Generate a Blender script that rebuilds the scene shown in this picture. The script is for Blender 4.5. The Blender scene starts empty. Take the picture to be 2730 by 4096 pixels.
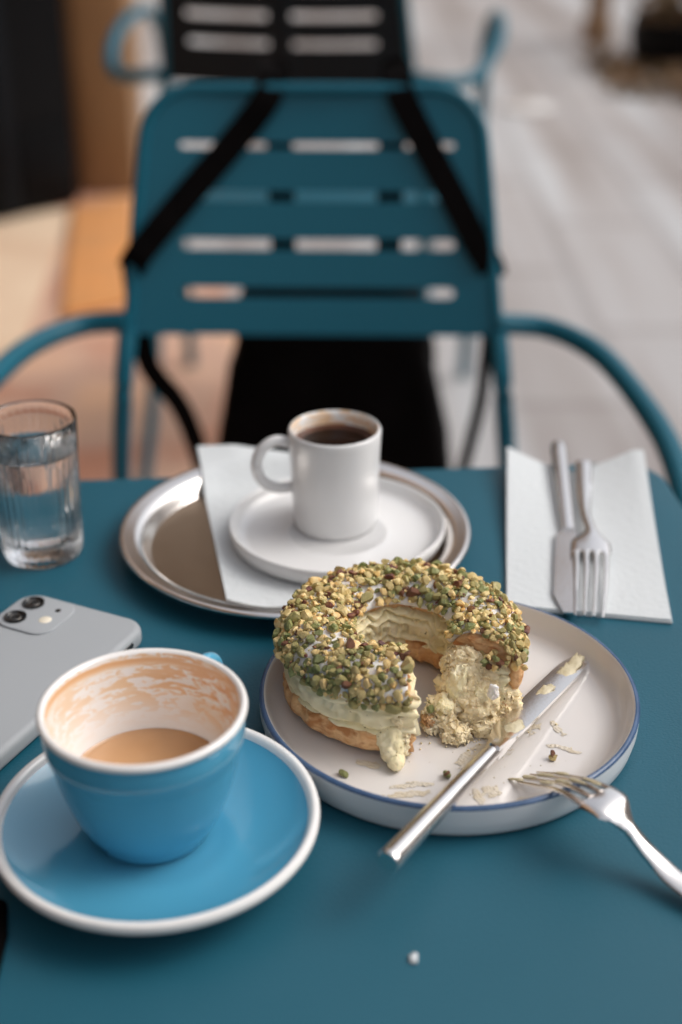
import bpy, bmesh, math, random
from mathutils import Vector, noise, Matrix
from math import sin, cos, pi, radians as R
random.seed(7)
S = bpy.context.scene
C = S.collection
# ------------------------------------------------------------------ camera
TZ = 0.74                       # height of the table top
cd = bpy.data.cameras.new('camera'); cam = bpy.data.objects.new('camera', cd); C.objects.link(cam)
cam.location = (0, 0, 1.14); cam.rotation_euler = (R(90 - 27.2), 0, 0)
cd.sensor_fit = 'VERTICAL'; cd.sensor_height = 36; cd.lens = 50
cd.clip_start = 0.02; cd.clip_end = 200
cd.dof.use_dof = True; cd.dof.focus_distance = 0.668; cd.dof.aperture_fstop = 3.7
S.camera = cam
# ------------------------------------------------------------------ light: bright overcast street
SUN_EL, SUN_AZ = 44, 80         # azimuth from +Y (ahead) towards +X (right)
w = bpy.data.worlds.new('World'); S.world = w; w.use_nodes = True
nt = w.node_tree; nt.nodes.clear()
sky = nt.nodes.new('ShaderNodeTexSky'); sky.sky_type = 'NISHITA'; sky.sun_disc = False
sky.sun_elevation = R(SUN_EL); sky.sun_rotation = R(SUN_AZ)
sky.air_density = 1.0; sky.dust_density = 4.0; sky.ozone_density = 1.0
hs = nt.nodes.new('ShaderNodeHueSaturation'); hs.inputs['Saturation'].default_value = 0.30
bg = nt.nodes.new('ShaderNodeBackground'); bg.inputs['Strength'].default_value = 0.15
wo = nt.nodes.new('ShaderNodeOutputWorld')
nt.links.new(sky.outputs[0], hs.inputs['Color']); nt.links.new(hs.outputs[0], bg.inputs['Color']); nt.links.new(bg.outputs[0], wo.inputs['Surface'])
sl = bpy.data.lights.new('sun', 'SUN'); sl.energy = 0.8; sl.angle = R(45); sl.color = (1.0, 0.96, 0.91)
so = bpy.data.objects.new('sun', sl); C.objects.link(so)
so.rotation_euler = (R(90 - SUN_EL), 0, R(180 - SUN_AZ) )
# the lamp shines along its -Z; point -Z from the sun's place to the scene
sd = Vector((sin(R(SUN_AZ)) * cos(R(SUN_EL)), cos(R(SUN_AZ)) * cos(R(SUN_EL)), sin(R(SUN_EL))))
so.rotation_euler = sd.to_track_quat('Z', 'Y').to_euler()
S.view_settings.view_transform = 'Standard'; S.view_settings.look = 'None'
S.view_settings.gamma = 1; S.view_settings.use_curve_mapping = False
S.view_settings.exposure = 0.50
S.render.engine = 'CYCLES'
cy = S.cycles
cy.use_denoising = True; cy.max_bounces = 16; cy.transmission_bounces = 16; cy.transparent_max_bounces = 12
cy.caustics_reflective = True; cy.caustics_refractive = True; cy.blur_glossy = 0.5; cy.sample_clamp_indirect = 6

# ------------------------------------------------------------------ helpers
def tag(o, label=None, cat=None, group=None, kind=None):
    if label: o['label'] = label
    if cat: o['category'] = cat
    if group: o['group'] = group
    if kind: o['kind'] = kind
    return o
def empty(name, loc=(0, 0, 0), rz=0, **k):
    o = bpy.data.objects.new(name, None); C.objects.link(o); o.location = loc; o.rotation_euler = (0, 0, rz)
    o.empty_display_size = 0.02
    return tag(o, **k)
def mobj(name, me, mat=None, parent=None, smooth=True, loc=None):
    if mat and not me.materials: me.materials.append(mat)
    if smooth and me.polygons: me.polygons.foreach_set('use_smooth', [True] * len(me.polygons))
    o = bpy.data.objects.new(name, me); C.objects.link(o)
    if parent: o.parent = parent
    if loc: o.location = loc
    return o
def pyd(name, v, f, mat=None, parent=None, smooth=True):
    me = bpy.data.meshes.new(name); me.from_pydata([tuple(p) for p in v], [], f); me.update()
    bm = bmesh.new(); bm.from_mesh(me); bmesh.ops.recalc_face_normals(bm, faces=bm.faces); bm.to_mesh(me); bm.free()
    return mobj(name, me, mat, parent, smooth)
def autosm(o, ang=35):
    me = o.data; bm = bmesh.new(); bm.from_mesh(me)
    for e in bm.edges:
        if len(e.link_faces) == 2: e.smooth = e.calc_face_angle(0) < R(ang)
    bm.to_mesh(me); bm.free(); return o
def lathe(name, prof, mat, parent=None, seg=96, rad=None, disp=None, closed=False, loc=None, ang=40):
    """prof: list of (r, z). r=0 at ends closes with a pole."""
    v, f, rows = [], [], []
    for (r, z) in prof:
        if r < 1e-6:
            rows.append([len(v)] * seg); v.append((0, 0, z)); continue
        row = []
        for i in range(seg):
            a = 2 * pi * i / seg; rr = r
            if rad: rr = rad(r, z, a)
            zz = z + (disp(r, z, a) if disp else 0)
            row.append(len(v)); v.append((rr * cos(a), rr * sin(a), zz))
        rows.append(row)
    n = len(rows)
    for k in range(n if closed else n - 1):
        A, B = rows[k], rows[(k + 1) % n]
        for i in range(seg):
            j = (i + 1) % seg; q = [A[i], A[j], B[j], B[i]]
            q = [x for t, x in enumerate(q) if x not in q[:t]]
            if len(q) > 2: f.append(q)
    o = pyd(name, v, f, mat, parent); autosm(o, ang)
    if loc: o.location = loc
    return o
def catmull(pts, n=8):
    P = [Vector(p) for p in pts]; out = []
    for i in range(len(P) - 1):
        p0 = P[max(i - 1, 0)]; p1 = P[i]; p2 = P[i + 1]; p3 = P[min(i + 2, len(P) - 1)]
        for k in range(n):
            t = k / n
            out.append(0.5 * ((2 * p1) + (-p0 + p2) * t + (2 * p0 - 5 * p1 + 4 * p2 - p3) * t * t + (-p0 + 3 * p1 - 3 * p2 + p3) * t ** 3))
    out.append(P[-1]); return out
def sweep(name, pts, sec, mat, parent=None, up=(0, 0, 1), closed=False, ang=40, caps=True):
    """sec(i, n) -> list of (side, up) offsets"""
    up = Vector(up); v, f, rows = [], [], []; n = len(pts)
    pts = [Vector(p) for p in pts]
    for i, p in enumerate(pts):
        t = (pts[(i + 1) % n] - pts[i - 1]) if closed else (pts[min(i + 1, n - 1)] - pts[max(i - 1, 0)])
        t.normalize(); s = t.cross(up)
        if s.length < 1e-3: s = t.cross(Vector((1, 0, 0)))
        s.normalize(); u = s.cross(t)
        row = []
        for (a, b) in sec(i, n): row.append(len(v)); v.append(p + s * a + u * b)
        rows.append(row)
    m = len(rows[0])
    for k in range(n if closed else n - 1):
        A, B = rows[k], rows[(k + 1) % n]
        for i in range(m): j = (i + 1) % m; f.append([A[i], A[j], B[j], B[i]])
    if not closed and caps: f.append(rows[0][::-1]); f.append(rows[-1])
    o = pyd(name, v, f, mat, parent); return autosm(o, ang)
def tube(name, pts, r, mat, parent=None, seg=14, sm=8, **k):
    P = catmull(pts, sm) if sm else pts
    rf = r if callable(r) else (lambda t: r)
    return sweep(name, P, lambda i, n: [(rf(i / (n - 1)) * cos(2 * pi * q / seg), rf(i / (n - 1)) * sin(2 * pi * q / seg)) for q in range(seg)], mat, parent, **k)
def rrect(w, h, r, n=6, cx=0, cy=0):
    out = []
    for (sx, sy, a0) in ((1, 1, 0), (-1, 1, 90), (-1, -1, 180), (1, -1, 270)):
        for i in range(n + 1):
            a = R(a0 + 90 * i / n); out.append((cx + sx * (w / 2 - r) + r * cos(a), cy + sy * (h / 2 - r) + r * sin(a)))
    return out
def prism(name, poly, z0, z1, mat, parent=None, bev=0, bseg=3, M=None, smooth=True):
    bm = bmesh.new()
    a = [bm.verts.new((x, y, z0)) for x, y in poly]; f0 = bm.faces.new(a)
    ex = bmesh.ops.extrude_face_region(bm, geom=[f0]); vs = [g for g in ex['geom'] if isinstance(g, bmesh.types.BMVert)]
    bmesh.ops.translate(bm, verts=vs, vec=(0, 0, z1 - z0))
    bmesh.ops.recalc_face_normals(bm, faces=bm.faces)
    if bev:
        es = [e for e in bm.edges if e.calc_face_angle(0) > R(50)]
        bmesh.ops.bevel(bm, geom=es, offset=bev, segments=bseg, affect='EDGES', profile=0.5)
    if M: bm.transform(M)
    me = bpy.data.meshes.new(name); bm.to_mesh(me); bm.free()
    o = mobj(name, me, mat, parent, smooth); return autosm(o, 35)
def box(name, x0, x1, y0, y1, z0, z1, mat, parent=None, bev=0.003, M=None):
    return prism(name, [(x0, y0), (x1, y0), (x1, y1), (x0, y1)], z0, z1, mat, parent, bev, 2, M)
def blob(name, c, s, mat, parent=None, sub=4, f=60, amp=0.3, ridg=0.0, seed=0, zmin=None):
    bm = bmesh.new(); bmesh.ops.create_icosphere(bm, subdivisions=sub, radius=1)
    for v in bm.verts:
        d = v.co.copy(); p = Vector((d.x * s[0], d.y * s[1], d.z * s[2])); q = p * f + Vector((seed * 7.3, seed, 3.1))
        k = 1 + amp * noise.fractal(q, 0.7, 2.1, 5)
        if ridg: k -= ridg * max(0, 0.5 - 2.2 * abs(noise.noise(q * 1.9 + Vector((5, 5, 5)))))
        p *= k; v.co = p + Vector(c)
        if zmin is not None and v.co.z < zmin: v.co.z = zmin
    me = bpy.data.meshes.new(name); bm.to_mesh(me); bm.free()
    return mobj(name, me, mat, parent)

# ------------------------------------------------------------------ materials
def mat(name, base, rough=0.5, metal=0, var=None, vs=20, bump=0, bs=300, coat=0, trans=0, ior=None, spec=None, vd=3, sss=0, det=4, vmap=(1, 1, 1), lo=0.35, hi=0.65, rvar=0):
    m = bpy.data.materials.new(name); m.use_nodes = True; t = m.node_tree; N = t.nodes; L = t.links
    b = N['Principled BSDF']
    b.inputs['Base Color'].default_value = (*base, 1); b.inputs['Roughness'].default_value = rough; b.inputs['Metallic'].default_value = metal
    if coat: b.inputs['Coat Weight'].default_value = coat; b.inputs['Coat Roughness'].default_value = 0.05
    if trans: b.inputs['Transmission Weight'].default_value = trans
    if ior: b.inputs['IOR'].default_value = ior
    if spec is not None: b.inputs['Specular IOR Level'].default_value = spec
    if sss:
        b.inputs['Subsurface Weight'].default_value = sss; b.inputs['Subsurface Radius'].default_value = (0.004, 0.003, 0.0015); b.inputs['Subsurface Scale'].default_value = 1
    tc = N.new('ShaderNodeTexCoord')
    if var or rvar:
        mp = N.new('ShaderNodeMapping'); mp.inputs['Scale'].default_value = vmap
        nz = N.new('ShaderNodeTexNoise'); nz.inputs['Scale'].default_value = vs; nz.inputs['Detail'].default_value = vd
        cr = N.new('ShaderNodeValToRGB'); L.new(tc.outputs['Object'], mp.inputs['Vector']); L.new(mp.outputs[0], nz.inputs['Vector']); L.new(nz.outputs[0], cr.inputs[0])
        cols = [base] + (list(var) if var else [])
        e = cr.color_ramp.elements; e[0].position = lo; e[1].position = hi
        e[0].color = (*cols[0], 1); e[1].color = (*cols[-1], 1)
        for i, c in enumerate(cols[1:-1]):
            x = e.new(lo + (hi - lo) * (i + 1) / (len(cols) - 1)); x.color = (*c, 1)
        if var: L.new(cr.outputs[0], b.inputs['Base Color'])
        if rvar:
            mr = N.new('ShaderNodeMapRange'); mr.inputs[1].default_value = 0.3; mr.inputs[2].default_value = 0.7
            mr.inputs[3].default_value = rough - rvar; mr.inputs[4].default_value = rough + rvar
            L.new(nz.outputs[0], mr.inputs[0]); L.new(mr.outputs[0], b.inputs['Roughness'])
    if bump:
        n2 = N.new('ShaderNodeTexNoise'); n2.inputs['Scale'].default_value = bs; n2.inputs['Detail'].default_value = det
        L.new(tc.outputs['Object'], n2.inputs['Vector'])
        bp = N.new('ShaderNodeBump'); bp.inputs['Strength'].default_value = 1; bp.inputs['Distance'].default_value = bump
        L.new(n2.outputs[0], bp.inputs['Height']); L.new(bp.outputs[0], b.inputs['Normal'])
    return m
M_table = mat('teal_powder_coat', (0.008, 0.082, 0.122), 0.48, var=[(0.010, 0.089, 0.132)], vs=9, bump=0.00022, bs=700, det=3, rvar=0.08, spec=0.36, vd=7)
M_chair = mat('teal_chair_paint', (0.003, 0.100, 0.150), 0.38, bump=0.0001, bs=700, spec=0.3)
M_dchair = mat('navy_black_paint', (0.004, 0.009, 0.013), 0.5, spec=0.15)  # the rear chair's backrest has its own near-black paint
M_bag = mat('black_nylon', (0.0022, 0.0018, 0.0018), 0.8, var=[(0.004, 0.0032, 0.0032)], vs=15, bump=0.002, bs=60, spec=0.04)
M_plate = mat('cream_glaze', (0.64, 0.605, 0.58), 0.20, var=[(0.655, 0.62, 0.595)], vs=12, coat=0.3)
M_platew = mat('pale_glaze', (0.72, 0.73, 0.74), 0.3)
M_rim = mat('blue_rim_glaze', (0.035, 0.075, 0.155), 0.25, var=[(0.06, 0.11, 0.21)], vs=90)
M_china = mat('white_china', (0.72, 0.715, 0.71), 0.28, coat=0.2)
M_blue = mat('blue_glaze', (0.075, 0.32, 0.48), 0.13, var=[(0.080, 0.335, 0.50)], vs=10, coat=0.35)
M_white = mat('white_glaze', (0.80, 0.775, 0.75), 0.2, coat=0.3)
M_paper = mat('white_paper', (0.60, 0.625, 0.635), 0.9, bump=0.0006, bs=260, spec=0.2)
M_steel = mat('polished_steel', (0.78, 0.75, 0.73), 0.2, 1, bump=0.00003, bs=500, rvar=0.04, vs=30)
M_tray = mat('stainless_tray', (0.86, 0.82, 0.79), 0.22, 1, rvar=0.03, vs=20)
M_traybase = mat('brushed_tray_base', (0.34, 0.245, 0.165), 0.32, 1, rvar=0.02, vs=100)  # brown reflection of the surroundings is put into the steel's colour
M_phone = mat('grey_silicone', (0.33, 0.345, 0.36), 0.55, spec=0.35, bump=0.00003, bs=900)
M_dark = mat('black_glass', (0.01, 0.01, 0.01), 0.08)
M_lens = mat('lens_ring', (0.12, 0.11, 0.10), 0.25, 0.6)
M_flash = mat('flash_lens', (0.75, 0.68, 0.55), 0.3)
M_choux = mat('baked_choux', (0.60, 0.30, 0.115), 0.66, var=[(0.74, 0.45, 0.22), (0.46, 0.19, 0.06)], vs=110, vd=6, bump=0.0012, bs=330, det=7, sss=0.12, vmap=(1, 1, 2))
M_icing = mat('white_icing', (0.80, 0.76, 0.72), 0.28, bump=0.0004, bs=150, sss=0.25)
M_nuts = [mat('pistachio_yellow', (0.56, 0.40, 0.145), 0.5, var=[(0.70, 0.54, 0.25), (0.44, 0.34, 0.12)], vs=220, bump=0.0004, bs=700, sss=0.1),
          mat('pistachio_olive', (0.32, 0.275, 0.085), 0.5, var=[(0.48, 0.40, 0.16), (0.25, 0.225, 0.075)], vs=220, bump=0.0004, bs=700, sss=0.1),
          mat('pistachio_green', (0.15, 0.17, 0.045), 0.5, var=[(0.32, 0.32, 0.12), (0.11, 0.13, 0.035)], vs=200, bump=0.0004, bs=700),
          mat('pistachio_cream', (0.78, 0.50, 0.17), 0.5, var=[(0.82, 0.62, 0.30), (0.74, 0.42, 0.13)], vs=220, bump=0.0003, bs=700, sss=0.1),
          mat('pistachio_skin', (0.08, 0.022, 0.018), 0.55, var=[(0.18, 0.055, 0.03), (0.30, 0.16, 0.05)], vs=260, bump=0.0004, bs=700)]
def cream_mat(name, c1, c2, speck, bump, bs, thr=0.62):
    m = mat(name, c1, 0.55, var=[c2], vs=70, bump=bump, bs=bs, det=6, sss=0.15); t = m.node_tree; N = t.nodes; L = t.links; b = N['Principled BSDF']
    src = b.inputs['Base Color'].links[0].from_socket
    tc = [n for n in N if n.type == 'TEX_COORD'][0]
    vz = N.new('ShaderNodeTexVoronoi'); vz.inputs['Scale'].default_value = 480
    nz = N.new('ShaderNodeTexNoise'); nz.inputs['Scale'].default_value = 160; nz.inputs['Detail'].default_value = 4
    L.new(tc.outputs['Object'], vz.inputs['Vector']); L.new(tc.outputs['Object'], nz.inputs['Vector'])
    a = N.new('ShaderNodeMapRange'); a.inputs[1].default_value = 0.30; a.inputs[2].default_value = 0.16; L.new(vz.outputs['Distance'], a.inputs[0])
    c = N.new('ShaderNodeMapRange'); c.inputs[1].default_value = thr - 0.08; c.inputs[2].default_value = thr; L.new(nz.outputs[0], c.inputs[0])
    mu = N.new('ShaderNodeMath'); mu.operation = 'MULTIPLY'; L.new(a.outputs[0], mu.inputs[0]); L.new(c.outputs[0], mu.inputs[1])
    mx = N.new('ShaderNodeMix'); mx.data_type = 'RGBA'; L.new(mu.outputs[0], mx.inputs[0]); L.new(src, mx.inputs[6]); mx.inputs[7].default_value = (*speck, 1)
    L.new(mx.outputs[2], b.inputs['Base Color']); return m
M_cream = cream_mat('pistachio_cream_filling', (0.76, 0.65, 0.38), (0.84, 0.74, 0.50), (0.16, 0.11, 0.03), 0.0003, 250)
M_torn = cream_mat('torn_filling', (0.80, 0.63, 0.36), (0.90, 0.77, 0.52), (0.40, 0.26, 0.09), 0.0010, 450, 0.60)
M_smear = mat('cream_smear', (0.46, 0.39, 0.24), 0.4, var=[(0.58, 0.51, 0.35)], vs=200, bump=0.0004, bs=500)
M_film = mat('dried_smear', (0.55, 0.47, 0.35), 0.4, var=[(0.58, 0.53, 0.46)], vs=150, bump=0.0003, bs=600)
M_latte = mat('latte', (0.50, 0.28, 0.135), 0.15, var=[(0.54, 0.31, 0.155)], vs=40)
M_black = mat('black_coffee', (0.008, 0.003, 0.002), 0.15, var=[(0.011, 0.004, 0.002)], vs=60, spec=0.05)
M_crema = mat('coffee_crema', (0.10, 0.028, 0.008), 0.45, var=[(0.05, 0.014, 0.005)], vs=120)
M_glass = mat('clear_glass', (1, 1, 1), 0.0, trans=1, ior=1.45)
M_water = mat('water', (1, 1, 1), 0.0, trans=1, ior=1.33)
def stain_mat(name, zr0, zr1, rim_z, rim_w, amt, sc):
    """coffee stain rings dried inside a white cup: object Z is the height in the cup"""
    m = mat(name, (0.86, 0.84, 0.82), 0.2, coat=0.3); t = m.node_tree; N = t.nodes; L = t.links; b = N['Principled BSDF']
    tc = [n for n in N if n.type == 'TEX_COORD'][0]
    sp = N.new('ShaderNodeSeparateXYZ'); L.new(tc.outputs['Object'], sp.inputs[0])
    def noise_(s, mp, d, dist=0, off=0):
        q = N.new('ShaderNodeMapping'); q.inputs['Scale'].default_value = mp; q.inputs['Location'].default_value = (off, off, off)
        n = N.new('ShaderNodeTexNoise'); n.inputs['Scale'].default_value = s; n.inputs['Detail'].default_value = d; n.inputs['Distortion'].default_value = dist
        L.new(tc.outputs['Object'], q.inputs['Vector']); L.new(q.outputs[0], n.inputs['Vector']); return n.outputs[0]
    def rng(x, a, b_, c=0, d=1):
        r = N.new('ShaderNodeMapRange'); L.new(x, r.inputs[0]); r.interpolation_type = 'SMOOTHSTEP'
        for i, k in enumerate((a, b_, c, d)): r.inputs[1 + i].default_value = k
        return r.outputs[0]
    def ma(op, x, y):
        n = N.new('ShaderNodeMath'); n.operation = op; n.use_clamp = True
        for i, k in enumerate((x, y)):
            if isinstance(k, (int, float)): n.inputs[i].default_value = k
            else: L.new(k, n.inputs[i])
        return n.outputs[0]
    bands = rng(noise_(sc, (1, 1, 3.6), 5, 0.9), 0.49, 0.56)
    fine = rng(noise_(sc * 2.3, (1, 1, 2.4), 4, 0.8, 3), 0.52, 0.60)
    zmask = rng(sp.outputs['Z'], zr0, zr1)
    # soaked side (towards +X) against the clean side (-X)
    side = rng(sp.outputs['X'], -0.034, 0.036, 0.45, 1.0)
    side2 = rng(sp.outputs['X'], 0.004, 0.036, 0.05, 1.0)
    body = ma('MULTIPLY', ma('MAXIMUM', bands, ma('MULTIPLY', fine, 0.8)), ma('MULTIPLY', zmask, side))
    wide = ma('MULTIPLY', ma('MULTIPLY', rng(noise_(sc * 0.45, (1, 1, 1.4), 3, 0.4, 9), 0.42, 0.62), zmask), ma('MULTIPLY', side2, 0.8))
    zn = N.new('ShaderNodeMath'); zn.operation = 'ADD'; zz = N.new('ShaderNodeMath'); zz.operation = 'MULTIPLY_ADD'
    L.new(noise_(28, (1, 1, 0.2), 3), zz.inputs[0]); zz.inputs[1].default_value = 0.006; zz.inputs[2].default_value = -0.003
    L.new(sp.outputs['Z'], zn.inputs[0]); L.new(zz.outputs[0], zn.inputs[1])
    ring = ma('MULTIPLY', rng(zn.outputs[0], rim_z - rim_w * 1.8, rim_z), rng(zn.outputs[0], rim_z + rim_w * 0.6, rim_z + rim_w * 0.3))
    allm = ma('MULTIPLY', ma('MAXIMUM', ma('MAXIMUM', body, wide), ma('MULTIPLY', ring, 0.9)), amt)
    cr = N.new('ShaderNodeValToRGB'); e = cr.color_ramp.elements; e[0].color = (0.86, 0.84, 0.82, 1); e[1].color = (0.70, 0.31, 0.10, 1)
    k = e.new(0.45); k.color = (0.82, 0.60, 0.40, 1)
    L.new(allm, cr.inputs[0]); L.new(cr.outputs[0], b.inputs['Base Color']); return m
M_stain = stain_mat('latte_stained_glaze', 0.026, 0.050, 0.0590, 0.0022, 0.85, 80)
M_stain2 = stain_mat('coffee_stained_glaze', 0.044, 0.054, 0.050, 0.003, 0.8, 90)
def pave_mat():
    m = mat('street_paving', (0.36, 0.345, 0.34), 0.55, bump=0.002, bs=40); t = m.node_tree; N = t.nodes; L = t.links; b = N['Principled BSDF']
    tc = [n for n in N if n.type == 'TEX_COORD'][0]
    mp = N.new('ShaderNodeMapping'); mp.inputs['Scale'].default_value = (2.0, 0.16, 1); mp.inputs['Rotation'].default_value = (0, 0, R(0))
    nz = N.new('ShaderNodeTexNoise'); nz.inputs['Scale'].default_value = 1.8; nz.inputs['Detail'].default_value = 5
    L.new(tc.outputs['Object'], mp.inputs['Vector']); L.new(mp.outputs[0], nz.inputs['Vector'])
    cr = N.new('ShaderNodeValToRGB'); L.new(nz.outputs[0], cr.inputs[0]); e = cr.color_ramp.elements
    e[0].position = 0.38; e[0].color = (0.36, 0.325, 0.31, 1); e[1].position = 0.62; e[1].color = (0.55, 0.56, 0.57, 1)
    k = e.new(0.5); k.color = (0.46, 0.44, 0.435, 1)
    bk = N.new('ShaderNodeTexBrick'); bk.inputs['Scale'].default_value = 1.0; bk.inputs['Mortar Size'].default_value = 0.022; bk.inputs['Mortar Smooth'].default_value = 0.3
    bk.inputs['Brick Width'].default_value = 0.9; bk.inputs['Row Height'].default_value = 0.30; bk.inputs['Color1'].default_value = (1, 1, 1, 1); bk.inputs['Color2'].default_value = (0.90, 0.885, 0.88, 1); bk.inputs['Mortar'].default_value = (0.76, 0.73, 0.72, 1)
    m2 = N.new('ShaderNodeMapping'); m2.inputs['Rotation'].default_value = (0, 0, R(90)); L.new(tc.outputs['Object'], m2.inputs['Vector']); L.new(m2.outputs[0], bk.inputs['Vector'])
    mx = N.new('ShaderNodeMix'); mx.data_type = 'RGBA'; mx.blend_type = 'MULTIPLY'; mx.inputs[0].default_value = 1; L.new(cr.outputs[0], mx.inputs[6]); L.new(bk.outputs['Color'], mx.inputs[7])
    L.new(mx.outputs[2], b.inputs['Base Color']); return m
M_pave = pave_mat()
M_terr = mat('glow_tinted_paving', (0.52, 0.24, 0.15), 0.6, var=[(0.60, 0.38, 0.28), (0.74, 0.44, 0.28)], vs=3.0, vd=4)  # warm shop glow on the paving is put into these base colours
M_glow = mat('ochre_glow', (0.68, 0.29, 0.09), 0.9, var=[(0.58, 0.27, 0.10)], vs=8, bump=0.003, bs=200)  # ochre carries the warm glow on the ground; no lamp casts it
M_warmstone = mat('warm_lit_stone', (0.78, 0.60, 0.43), 0.6, var=[(0.68, 0.48, 0.33)], vs=3)  # peach tint holds the warm light in front of the door
M_wood = mat('brown_oak', (0.27, 0.145, 0.06), 0.5, var=[(0.34, 0.19, 0.085)], vs=6, vmap=(8, 8, 0.6), bump=0.001, bs=80)
M_door = mat('black_door_paint', (0.003, 0.003, 0.0035), 0.45, spec=0.10)
M_bluedoor = mat('dark_slate_paint', (0.007, 0.009, 0.012), 0.5, spec=0.12)
M_wall = mat('tan_render', (0.30, 0.19, 0.11), 0.85, var=[(0.34, 0.22, 0.13)], vs=2, bump=0.004, bs=30)
M_stone = mat('pale_stone_wall', (0.50, 0.46, 0.42), 0.8, var=[(0.40, 0.36, 0.32)], vs=1.5)
M_awn = mat('brown_canvas', (0.20, 0.125, 0.075), 0.9, var=[(0.24, 0.15, 0.09)], vs=5)
M_glassdark = mat('dark_window_glass', (0.03, 0.035, 0.04), 0.06)
M_trim = mat('blue_gloss_trim', (0.05, 0.2, 0.35), 0.2)

# ------------------------------------------------------------------ ground
def sheet(name, poly, z, m, kind='structure', **k):
    o = pyd(name, [(x, y, z) for x, y in poly], [list(range(len(poly)))], m, None, False); tag(o, kind=kind, **k); return o
sheet('pavement', [(-60, -60), (60, -60), (60, 120), (-60, 120)], 0.0, M_pave, label='pale grey stone paving of the street')
sheet('terrace_floor', [(-1.6, -2), (0.35, -2), (0.30, 1.6), (0.16, 2.62), (-0.30, 3.45), (-0.56, 4.2), (-0.64, 4.7), (-1.6, 4.7)], 0.004, M_terr, label='terrace paving tinted terracotta by a painted warm shop glow, beside the shopfront')
sheet('threshold_paving', [(-1.6, 2.6), (-0.78, 2.62), (-0.72, 3.1), (-0.80, 4.16), (-1.6, 4.1)], 0.008, M_warmstone, label='pale threshold paving with warm shop light put into its colour, in front of the dark door')
tag(prism('glow_patch', [(-0.795, 4.15), (-0.635, 4.29), (-0.50, 3.30), (-0.66, 3.20)], 0.008, 0.022, M_glow, None, 0.003), 'thin ochre slab with the warm shop glow put into its colour, in front of the brown wooden post', 'mat')  # added slab, coloured as the glow on the ground
# pale round cover lying on the street
lc = empty('ground_disc', (0.725, 5.668, 0.0), label='small white round cover lying flat on the grey street', cat='cover')
lathe('cover', [(0, 0.022), (0.090, 0.020), (0.10, 0.016), (0.105, 0.004), (0.09, 0.0)], M_white, lc, 40)

# ------------------------------------------------------------------ shopfront on the left
sf = empty('shopfront', (-1.0, 3.0, 0), label='brown shopfront with a wooden pilaster left of the terrace', cat='building')
def lbox(name, x0, x1, y0, y1, z0, z1, m, par, bev=0.003):
    o = box(name, x0, x1, y0, y1, z0, z1, m, None, bev); o.parent = par
    o.matrix_parent_inverse = par.matrix_world.inverted() if par.location.length == 0 else Matrix.Translation(-Vector(par.location))
    return o
lbox('wall', -1.9, -1.62, -3.5, 14, 0.0, 5.2, M_wall, sf)
lbox('return_wall', -1.62, -0.80, 4.42, 4.62, 0.0, 2.42, M_wall, sf)
lbox('pilaster', -0.797, -0.628, 4.36, 4.62, 0.0, 2.42, M_wood, sf, 0.006)
lbox('lintel', -1.62, -0.628, 4.36, 4.62, 2.422, 2.75, M_wood, sf, 0.006)
for (y0, y1) in ((-2.6, -1.2), (-0.8, 0.9), (1.3, 3.6), (6.0, 8.2), (9.5, 12.5)):
    fr = lbox('window', -1.617, -1.56, y0, y1, 0.7, 2.35, M_wood, sf, 0.01)
    g = lbox('pane', -1.557, -1.55, y0 + 0.08, y1 - 0.08, 0.78, 2.27, M_glassdark, sf, 0.001)
# dark double door leaf standing open towards the street
dl = empty('open_door', (-0.9, 4.12, 0), label='black door leaf standing open beside the brown wooden pilaster', cat='door')
a = math.atan2(0.22, 0.202)
Md = Matrix.Translation((-0.9, 4.12, 0)) @ Matrix.Rotation(a, 4, 'Z')
def dpart(name, x0, x1, y0, y1, z0, z1, m):
    o = box(name, x0, x1, y0, y1, z0, z1, m, None, 0.004); o.parent = dl
    o.matrix_parent_inverse = Matrix.Translation((0.9, -4.12, 0)) @ Md
    return o
dpart('door_leaf', -0.42, 0.165, 0.0, 0.05, 0.012, 2.3, M_door)
dpart('rail', -0.10, -0.055, -0.012, 0.0, 0.02, 2.28, M_bluedoor)
dpart('kick_plate', -0.045, 0.15, -0.010, 0.0, 0.02, 0.25, M_door)
dpart('glass_panel', -0.40, -0.12, -0.008, 0.0, 0.35, 2.1, M_glassdark)
# canopy added out of view: shades the left, browns the tray reflection
aw = empty('added_awning', (-1.6, 1.0, 2.6), label='brown canvas canopy out of view, added to shade the terrace and tint reflections', cat='added_awning')
def awp(name, v, f, m):
    o = pyd(name, v, f, m, None, False); o.parent = aw; o.matrix_parent_inverse = Matrix.Translation((1.6, -1.0, -2.6)); return o
y0, y1 = -2.6, 4.3
XA = -0.95
awp('canvas', [(-1.61, y0, 3.0), (XA, y0, 2.45), (XA, y1, 2.45), (-1.61, y1, 3.0), (-1.61, y0, 3.02), (XA, y0, 2.47), (XA, y1, 2.47), (-1.61, y1, 3.02)],
    [(0, 1, 2, 3), (4, 7, 6, 5), (0, 4, 5, 1), (1, 5, 6, 2), (2, 6, 7, 3), (3, 7, 4, 0)], M_awn)
awp('valance', [(XA + 0.002, y0, 2.47), (XA + 0.002, y1, 2.47), (XA + 0.002, y1, 2.27), (XA + 0.002, y0, 2.27), (XA + 0.012, y0, 2.47), (XA + 0.012, y1, 2.47), (XA + 0.012, y1, 2.27), (XA + 0.012, y0, 2.27)],
    [(0, 3, 2, 1), (4, 5, 6, 7), (0, 1, 5, 4), (3, 7, 6, 2), (1, 2, 6, 5), (0, 4, 7, 3)], M_awn)
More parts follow.
